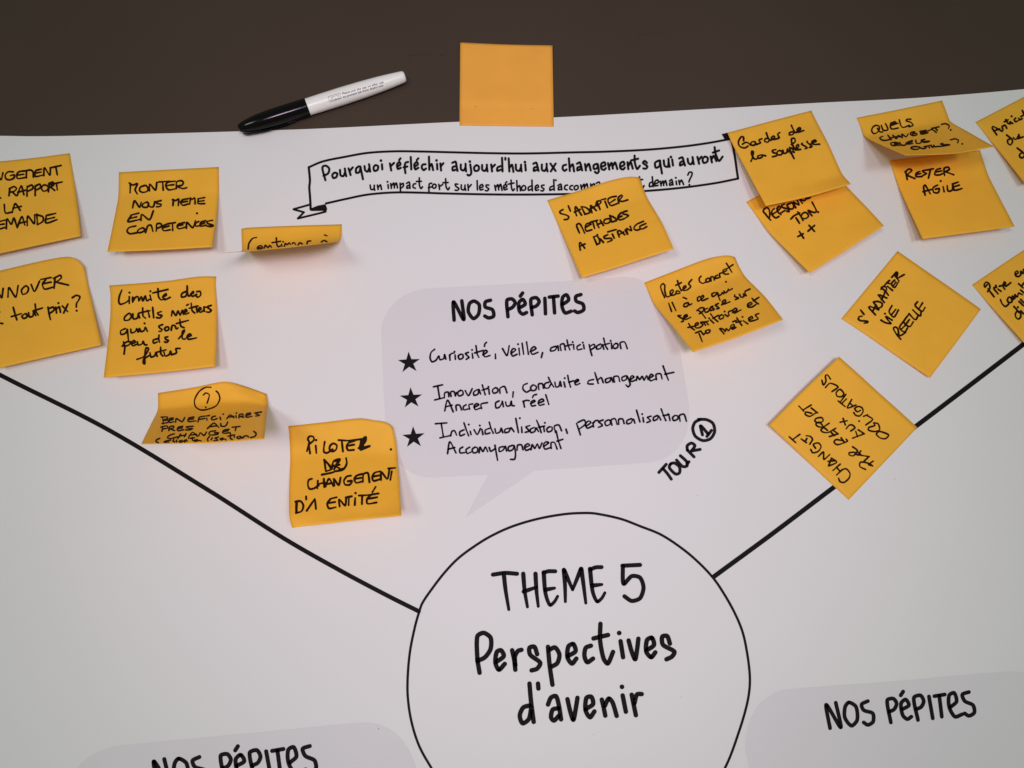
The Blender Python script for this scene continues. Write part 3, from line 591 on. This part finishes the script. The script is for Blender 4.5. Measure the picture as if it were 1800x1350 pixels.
note([[(1132.4,496.9,.6),(1197.8,471.5,1.6),(1244,454.5,3.4),(1272,449,4.6),(1284,449.3,4.2),(1292,452,3)],[(1139,512,.9),(1206,487,1.6),(1252,471,2.8),(1279,465,3.4),(1290,464,3.2),(1298,466,2.8)],[(1149.6,534,2.6),(1218,510,3),(1264,495.5,4),(1290,489,4.6),(1302,486,5),(1309.5,485.5,5.4)],[(1182,573,14.5),(1250,551,16),(1297,536,18),(1324,527,19),(1336,523,19.6),(1344.5,521,20.2)],[(1218.2,619,28.6),(1284,597.5,30.5),(1330,580.5,33),(1356,570.5,35),(1368,565.5,36),(1376.8,562,36.8)]],
     'orange note reading Rester concret, on the corner of the main speech bubble', [((1150,450,8.44), """155,617 120,540 95,450 130,410 157,440 155,500 175,592 200,607 240,587 285,520 270,500 237,530 250,582 310,572 335,520 375,530 382,552 340,562; 345,368 370,450 402,517; 318,437 402,395; 420,502 472,462 460,440 430,467 432,512 490,502 542,452 510,412 557,350;
695,300 667,332 675,382 720,407 772,382; 800,330 767,352 775,387 815,377 827,342 800,330; 842,372 840,312 880,312 892,357; 940,285 912,297 912,332 960,322; 975,315 968,262 1010,250 1075,212 1065,190 1020,217 1040,267 1102,267; 1070,108 1115,180 1152,242; 1080,187 1167,130;
215,703 257,822; 265,688 322,812; 500,692 447,712 440,752 490,747 515,702 522,732 557,710; 430,615 482,637; 670,602 642,622 650,672 700,642 735,607 725,585 690,617 710,662 797,630; 900,542 857,562 865,602 910,582 932,542 950,592 977,657;
945,557 960,587 1000,567 1010,542 1032,562; 1035,522 1057,547 1090,522 1100,490 1112,512 1157,485; 1065,384 1069,387; 395,882 352,887 385,912 420,932 432,967 405,977; 435,922 492,892 480,870 440,897 460,942 542,910; 640,802 690,832 762,922; 630,812 690,770 742,777 720,822 670,857;
790,777 747,802 760,837 810,817 822,782 842,812; 870,745 837,762 880,777 890,797 855,805; 952,705 907,732 950,760 962,777 925,785; 1000,725 1062,677 1050,650 1010,682 1030,717 1122,680; 1195,578 1192,602 1252,625 1205,647; 1265,570 1292,612 1330,602 1322,560 1347,592; 1367,592 1345,532 1422,490;
510,1000 545,1060 597,1097; 500,1062 600,1042; 600,1042 657,1012 640,990 605,1017 620,1067 680,1060 722,1022 690,987 742,980; 762,1030 740,990 770,975; 802,1020 775,980 805,965; 835,950 882,997; 815,925 819,928; 835,858 890,930 942,972; 870,927 952,880; 1000,872 962,907 975,937 1020,922 1032,892 1000,872;
1050,870 1092,897; 1044,825 1048,828; 1112,882 1100,832 1152,810; 1160,842 1227,802 1210,775 1167,807 1190,847 1287,800; 1390,742 1452,712 1435,690 1387,717 1390,757 1450,757 1512,720; 1450,628 1500,680 1547,712; 1470,667 1552,615;
615,1142 690,1112; 665,1150 712,1272; 690,1112 732,1167 747,1152; 800,1097 762,1117 775,1147 820,1132 827,1102 800,1097; 970,1080 1037,1157; 990,1075 1030,1092 1052,1122 1070,1077 1102,1112 1122,1082; 1140,1072 1192,1042 1175,1015 1132,1047 1160,1087 1212,1062; 1165,977 1217,955;
1225,918 1270,990 1300,1030; 1215,985 1290,968; 1320,960 1387,1007; 1310,905 1315,908; 1400,952 1462,922 1445,900 1402,927 1415,967 1480,957 1542,932 1500,877 1552,855""")], width=3.1)
# the pair: the lower note first, then the one over it
note([[(1311.7,355,.6),(1380,318,.6),(1445,280,.6)],[(1330,379.5,1.1),(1399,340,1.1),(1468,305,1.1)],[(1351.7,408.3,2.6),(1420,368,2.4),(1492,331.5,2.4)],[(1389,446,6),(1458,404,6.4),(1524,364.5,7)],[(1423.4,480,10),(1492,437,11.5),(1554,396.7,14)]],
     'orange note with two plus signs, half hidden under another note', [((1330,330,12.857), """320,737 250,662 190,582 150,542 170,482 230,453 272,475 292,540 297,622 280,702; 400,470 347,522 350,612 430,682 502,650; 360,602 470,530; 490,428 467,492 470,542 552,612; 460,472 500,420 542,452 470,542; 530,582 642,515; 630,370 562,402 600,452 680,472 722,502 732,542 680,532;
745,360 692,382 700,432 760,482 822,472 832,402 790,338 745,360; 882,452 830,330 960,392 920,288; 1037,352 975,270 1080,292 1122,240; 1150,247 1212,225; 775,707 850,632 970,575; 890,680 967,802; 930,548 1000,652 1047,742; 1080,560 1022,602 1010,672 1100,702 1172,642 1130,570 1080,560;
1252,637 1165,515 1300,562 1352,532 1255,328; 1390,552 1394,554; 965,988 1062,1142; 930,1107 1052,1040; 1185,853 1307,987; 1163,982 1307,853""")])
note([[(1278.7,233.3,4.6),(1352,213.6,2.4),(1426.2,194.2,2.2)],[(1289,256,5),(1363,235.5,2.8),(1437,216,2.4)],[(1305,286,7.4),(1381,264,6.4),(1456,252,6.6)],[(1325,323,11.6),(1405,305,9.4),(1474.5,293.5,8.0)],[(1336,343,13.3),(1415,325,10.6),(1481,306.5,8.8)],[(1346,362,14.8),(1421,345.5,14.6),(1496,323.6,17.5)]],
     'orange note reading Garder de la souplesse, over the end of the banner', [((1280,210,10), """270,372 267,312 230,305 187,370 180,432 215,482 290,502 347,470; 250,437 300,405 350,412 392,452; 460,387 407,402 400,442 450,457 482,422 470,395 497,442 520,430 570,412 540,362 592,340; 700,332 652,342 640,382 690,402 722,372; 670,238 710,340 747,367 820,312 800,290 760,322 775,352 830,347 895,322 870,262 907,230;
1130,217 1082,232 1075,272 1130,267 1165,222; 1110,103 1145,180 1187,232 1275,172 1255,145 1212,182 1230,227 1327,195; 400,737 420,692 442,572 417,558 410,602 455,692 500,697; 595,622 522,642 525,682 590,667 607,632 657,640; 840,530 777,547 790,582 857,602 850,637 778,657; 900,547 862,572 870,622 935,617 952,572 900,547;
960,545 975,597 1030,582 1042,520 1060,572; 1075,490 1110,592 1157,687; 1075,562 1100,500 1142,532 1130,572 1090,592; 1110,442 1177,392 1165,333 1115,342 1120,422 1165,512 1190,542 1242,462 1225,440 1197,472 1205,532 1270,527; 1300,420 1290,435 1370,482 1392,502 1350,517; 1390,383 1382,397 1450,452 1472,477 1430,492;
1465,422 1547,382 1525,363 1472,392 1490,437 1607,435; 1158,576 1161,578""")])
note([[(1563.6,281.6,.6),(1645,272.5,.6),(1722.7,263.8,.6)],[(1571,304,.9),(1652,295,.9),(1730,286.5,.9)],[(1579.6,327.8,1.8),(1660,318.5,1.8),(1738.2,310,1.9)],[(1600.5,374,6.6),(1681,364,6.8),(1760.5,353.5,7.4)],[(1622,420,11.4),(1703.5,409.3,12),(1784,398.3,13.2)]],
     'orange note reading RESTER AGILE', [(RK, """630,852 645,932; 625,857 665,827 690,842 640,887; 650,892 720,922; 770,852 737,867 732,902 790,902; 737,882 780,872; 850,835 795,847 812,862 838,872 800,892; 840,838 905,825; 875,835 855,917; 975,822 932,837 917,882 960,887 1000,872; 925,857 985,847; 1015,892 1010,822 1050,810 1062,832 1015,857; 1030,857 1105,885;
822,1087 807,1002 822,987 872,1072; 802,1052 887,1030; 945,987 902,1012 907,1057 950,1062 962,1022 925,1027; 1000,1002 1010,1052; 976,947 978,948; 1040,992 1047,1042 1070,1047 1107,1025; 1150,957 1092,977; 1097,977 1097,1032 1130,1037 1187,1020; 1097,1007 1160,987""")])
note([[(1505.8,206.9,.6),(1580,192.3,.6),(1656,176.7,.6)],[(1512.5,222,.8),(1586,207.5,.8),(1663,194,.8)],[(1520,239.5,2.6),(1593,226,2.6),(1671,213.5,2.6)],[(1546,253.5,17),(1623,243.5,16),(1700,230.5,14)],[(1574,265.8,32),(1655,259.5,29),(1727.5,246.5,26)],[(1591,273,41),(1680,269.7,38),(1747.6,257.8,34.2)]],
     'orange note folded up across the middle, reading QUELS CHANGEMENT and QUELS OUTILS', [((1520,195,9.474), """195,240 140,265 115,330 150,379 210,357 246,300 237,255 195,240; 212,290 250,347 296,352; 275,240 310,322 370,322 387,302 345,210; 502,178 430,202; 432,207 425,262 450,302 557,285; 430,247 555,205; 440,225 520,195; 575,148 605,252 640,277 742,240; 767,138 700,142 690,167 760,187 807,237 740,267;
300,425 250,447 280,482 340,492 415,477; 385,403 442,477; 470,408 522,462; 430,452 500,435; 535,457 560,408 622,442; 520,432 600,430; 625,447 620,388 690,432 722,385; 830,350 770,362 760,387 810,412 872,395 860,375 800,382; 1020,325 920,342; 932,347 940,387 1052,365; 940,367 1030,350;
1050,335 1120,312 1192,357; 1120,292 1237,265; 1170,282 1207,322; 1280,225 1340,213 1407,245 1395,292; 1432,317 1436,319; 500,525 432,537 450,572 530,572 562,542 500,525; 500,547 582,577; 580,530 620,572 680,567 692,530; 790,495 717,522 710,552 802,545; 715,537 790,515; 850,488 860,537 910,542 942,520;
1000,475 942,492 960,512 1082,505 1040,522 980,527; 860,595 782,602 770,622 830,642 900,632 912,607 860,595; 910,600 940,622 1000,627 1032,600; 990,597 1110,570; 1060,582 1082,617; 1110,585 1132,607; 1150,575 1160,597 1232,590; 1300,540 1257,552 1300,562 1412,565 1350,577 1230,597;
1430,482 1500,466 1562,490 1545,532; 1625,550 1630,552""")], width=2.9)
note([[(1714.7,214.7,.6),(1783,179,.6),(1853,143,.6)],[(1732,235.5,.9),(1802,199,.9),(1875,164,.9)],[(1749.3,257,1.8),(1820,222,1.8),(1895,186,1.8)],[(1776,290,4.5),(1852,256,4.5),(1927,220,4.5)],[(1803,324,7.6),(1882,290,7.6),(1958,254,7.6)]],
     'orange note at the right edge, its first word starting with Antici', [(R1, """540,652 480,562 490,542 612,607; 500,602 577,575; 625,587 612,547 650,527 672,567; 660,452 690,502 722,507; 640,482 690,455; 715,482 750,502; 736,409 738,410; 790,432 772,452 790,482 822,465; 830,432 842,457 872,440; 877,332 902,382; 860,412 900,390;
672,657 740,712 747,750 720,787 687,762 685,722 720,705; 760,692 780,712 810,702 817,680 832,702; 830,652 847,692 887,680; 810,827 880,882 900,902; 870,892 842,912 847,947 880,957 907,930""")])
note([[(1708.9,500.7,.6),(1777,454.5,.6),(1847,409,.6)],[(1722,515.5,.9),(1791,469,.9),(1860,424,.9)],[(1735.8,531.5,1.4),(1806,486,1.5),(1876,442,1.5)],[(1766,565,3),(1835,520,3),(1906,476,3)],[(1806,609,4.5),(1875,565,4.5),(1946,520,4.5)]],
     'orange note at the right edge, reading Prise en compte', [(R2, """372,542 347,572 337,547 360,512 395,532 405,582 380,625; 382,592 455,687; 452,592 502,652; 462,612 452,580 482,575; 502,597 537,622; 476,554 492,549; 517,562 560,547 577,510 592,530 560,562 582,597; 570,542 592,562 652,520; 710,422 740,402 730,380 705,397 712,437 745,447 772,422 772,385 800,412 802,360;
530,722 552,772 590,802 627,775; 632,690 612,722 630,757 667,745 657,702 632,690; 682,717 672,680 700,707 702,660 730,692 742,650; 747,642 770,652 792,662; 770,607 812,642; 745,532 800,582; 780,562 812,520; 690,802 722,837 747,872; 727,860 707,892 715,932 745,952 772,920 762,870 727,860;
772,852 802,887; 737,811 745,815; 752,742 802,792; 770,717 812,762""")])
note([[(1478.9,560.3,.7),(1527,502.5,.7),(1578,441.3,.9)],[(1520,587,1.0),(1570,527,1.0),(1618,469,1.0)],[(1575,624.5,1.6),(1624,562,1.4),(1670,505,1.4)],[(1608,646.5,2.4),(1657,583.5,1.8),(1700,526,1.8)],[(1634.7,664.2,3.4),(1682,601,2.6),(1724.4,543.3,2.2)]],
     "orange note tilted on its corner, reading S'ADAPTER VIE REELLE", [((1490,460,8.4375), """215,808 175,815 158,850 190,875 260,880 302,890 290,905 245,912; 192,718 242,782; 410,787 312,677 335,665 460,715; 370,740 420,640; 380,600 460,705; 380,598 450,590 512,620 505,665 460,692;
545,605 490,540 452,495 475,495 580,540; 500,565 545,480; 605,500 560,440 500,385; 495,410 520,370 570,380 575,420 545,460; 545,355 580,315 622,278; 580,315 640,330; 590,365 665,427; 697,275 652,320 667,365 700,382 748,305; 680,352 715,305;
655,232 722,155 742,170 725,235 700,215; 722,160 715,220 762,287; 735,250 837,192; 725,170 730,220; 495,868 560,905 645,918 600,870 565,820; 575,815 660,868; 553,772 556,774; 657,652 615,735 640,790 690,820 752,718; 650,787 715,705;
787,1150 720,1070 685,1010 680,985 705,970 740,990 755,1060 738,1095; 740,1097 800,1090 860,1045; 832,880 770,970 800,1022 850,1040 887,985; 795,1002 852,948; 912,775 832,890 870,942 925,962 972,893; 860,932 915,860; 910,770 985,852 1015,857 1037,815;
965,715 1040,787 1080,802 1087,752; 1037,595 1000,645 1060,712 1110,737 1147,680; 1060,692 1110,613""")])
note([[(1491.7,878.8,.6),(1552,815.5,.6),(1612.7,751.3,.6)],[(1462,851,.9),(1522,788,.9),(1582.5,723.5,.9)],[(1421,812.5,1.6),(1482,749.5,1.8),(1545.5,690.5,2)],[(1382,775.5,3.2),(1443,713,3.6),(1505.5,654,4)],[(1351.4,746.8,4.8),(1413,685.5,5.4),(1474.9,626.9,6)]],
     'orange note lying over the right black line, its writing upside down', [((1370,640,5.625), """1040,680 985,667 958,692 1000,732 1050,737 1080,702 1040,680; 985,607 990,650 940,667 880,652 885,627 945,607 930,582 975,590 990,622; 870,510 922,547 855,602; 832,517 872,500; 788,564 793,568; 735,480 755,507 795,512 827,470 815,430 775,420 745,440 770,472 802,457;
715,350 672,434 757,405; 695,385 728,415; 582,365 652,422; 615,392 662,345; 657,300 605,372; 600,250 562,280 570,317 615,322 637,292 600,250; 520,272 580,225 500,190 455,232; 505,148 475,107 455,115 460,170 435,207 420,160;
837,690 725,732; 780,650 840,690; 755,665 772,717; 660,640 690,605 720,602 747,630 705,662; 600,575 672,560; 630,538 652,602; 660,743 674,760 630,782 570,797 540,772 560,747 640,762; 610,730 640,772; 495,717 580,690; 530,653 580,690; 512,677 545,707;
557,635 480,677 430,672 410,650 440,630 477,657; 492,585 430,622 380,617 360,592 395,575 427,607; 420,530 365,537 350,562 385,582 432,562 420,530; 365,480 300,517 255,497 260,475 320,487; 315,435 377,482; 192,415 240,464; 232,455 314,405;
927,960 880,995 922,1007; 915,1002 860,975 800,972 795,1012 852,1042; 805,858 775,902; 745,892 825,905 887,915; 885,915 830,967; 725,818 772,857 730,907 690,897 690,877 745,872; 765,860 802,892;
585,1130 600,1162 640,1170 690,1125 697,1080 660,1035 620,1045; 530,1052 600,990; 565,1097 620,1045; 565,1020 600,1062; 485,1007 515,930; 515,930 567,970 490,1007; 480,962 557,955; 385,914 435,870 440,942 497,895; 310,845 330,877 385,862 412,815 385,780 335,795 357,832;
265,708 305,715 327,745 300,792; 215,740 267,777; 272,735 255,767; 98,720 162,777; 130,747 202,695""")], width=3.1)

# ------------------------------------------------------------------ the marker
AX0, AX1 = at(419.5, 226.3, 6.9), at(711.8, 134.2, 6.9)
root = bpy.data.objects.new('marker_pen', None)
C.objects.link(root)
root.location = (AX0.x, AX0.y, 0)
tag(root, 'white felt marker with black cap lying across the poster edge', 'marker')
AL = (AX1 - AX0).length
ux = (AX1 - AX0).normalized()
uz = Vector((0, 0, 1)); uy = uz.cross(ux)
def lathe(prof, n=48):
    v, f = [], []
    for s, r in prof:
        for i in range(n):
            a = 2*math.pi*i/n
            v.append(AX0 + ux*(s*AL) + (uy*math.cos(a) + uz*math.sin(a)) * r * MM)
    for k in range(len(prof)-1):
        for i in range(n):
            j = (i+1) % n
            f.append((k*n+i, k*n+j, (k+1)*n+j, (k+1)*n+i))
    f.append([i for i in range(n)][::-1]); m0 = (len(prof)-1)*n
    f.append([m0+i for i in range(n)])
    return v, f
rb_ = root.location.copy()
v, f = lathe([(0.398,6.2),(0.404,6.45),(.41,6.5),(.5,6.65),(.62,6.7),(.74,6.45),(.84,5.95),(.91,5.35),(.965,4.75),(.985,4.5),(.994,4.2),(.999,3.6),(1.0,2.6)])
barrel_bvh = BVHTree.FromPolygons(v, f)
o = mesh('barrel', [p-rb_ for p in v], f, M_WHITE, root, smooth=True)
v, f = lathe([(0.0,1.2),(.001,2.2),(.006,3.0),(.02,3.9),(.05,4.9),(.10,5.95),(.16,6.6),(.22,6.85),(.30,6.9),(.40,6.85),(.408,6.8),(.4085,6.5)])
cap = mesh('cap', [p-rb_ for p in v], f, M_BLACK, root, smooth=True)
# pocket clip along the cap's lower side
cv, cf = [], []
for i in range(13):
    s = 0.012 + 0.30*i/12
    rr = (4.6 + 2.9*min(1, i/5)**0.7) if i < 11 else 7.3 - (i-10)*0.25
    w_ = 2.0 - 0.5*i/12
    for aa, dr in ((-w_, 0), (-w_, .9), (w_, .9), (w_, 0)):
        ang = math.radians(-148) + aa/7.0
        cv.append(AX0 + ux*(s*AL) + (uy*math.cos(ang) + uz*math.sin(ang))*(rr+dr-.3)*MM)
for i in range(12):
    for j in range(4):
        cf.append((i*4+j, i*4+(j+1) % 4, (i+1)*4+(j+1) % 4, (i+1)*4+j))
cf += [(3,2,1,0), (48,49,50,51)]
cv = [Vector((p.x, p.y, max(p.z, HP*MM+0.0003))) for p in cv]
mesh('clip', [p-rb_ for p in cv], cf, M_BLACK, cap)
# print on the barrel
surf = on(barrel_bvh, 0.05)
def barrel_text(body, p0, p1, hgt, V, F):
    cu = bpy.data.curves.new('t', 'FONT'); cu.body = body; cu.resolution_u = 3; cu.shear = 0.3; cu.offset = 0.018
    to = bpy.data.objects.new('t', cu); C.objects.link(to)
    bpy.context.view_layer.update()
    me = bpy.data.meshes.new_from_object(to.evaluated_get(bpy.context.evaluated_depsgraph_get()))
    xs = [q.co.x for q in me.vertices]
    x0, x1 = min(xs), max(xs)
    d = Vector((p1[0]-p0[0], p1[1]-p0[1])); L = d.length; d.normalize()
    up = Vector((d.y, -d.x))
    if up.y > 0: up = -up
    b0 = len(V); ok = True
    P = []
    for q in me.vertices:
        t = (q.co.x-x0)/(x1-x0)*L
        pt = Vector(p0) + d*t + up*(q.co.y/0.69*hgt)
        P.append(surf(pt.x, pt.y))
    idx = {}
    for i, p in enumerate(P):
        if p is not None:
            idx[i] = len(V); V.append(p)
    for pl in me.polygons:
        if all(i in idx for i in pl.vertices):
            F.append([idx[i] for i in pl.vertices])
    bpy.data.objects.remove(to); bpy.data.curves.remove(cu); bpy.data.meshes.remove(me)
TV, TF = [], []
barrel_text('Please put the cap on after use', (601.3,166.8), (674.8,145.6), 3.5, TV, TF)
barrel_text('to prevent ink from drying out.', (603.4,172.4), (674.4,151.2), 3.5, TV, TF)
i_ = Ink(surf)
i_.text(R3, .55, "190,338 425,274 448,372 220,442 190,338; 235,352 410,306; 240,368 290,355; 370,335 415,322; 240,392 280,382; 320,378 345,372 350,390 325,394 320,378; 350,385 445,360; 235,420 420,370", k=.1)
off = len(TV)
TV += i_.v; TF += [[q+off for q in ff] for ff in i_.f]
mesh('small_print', [p-rb_ for p in TV], TF, M_GREY, o)
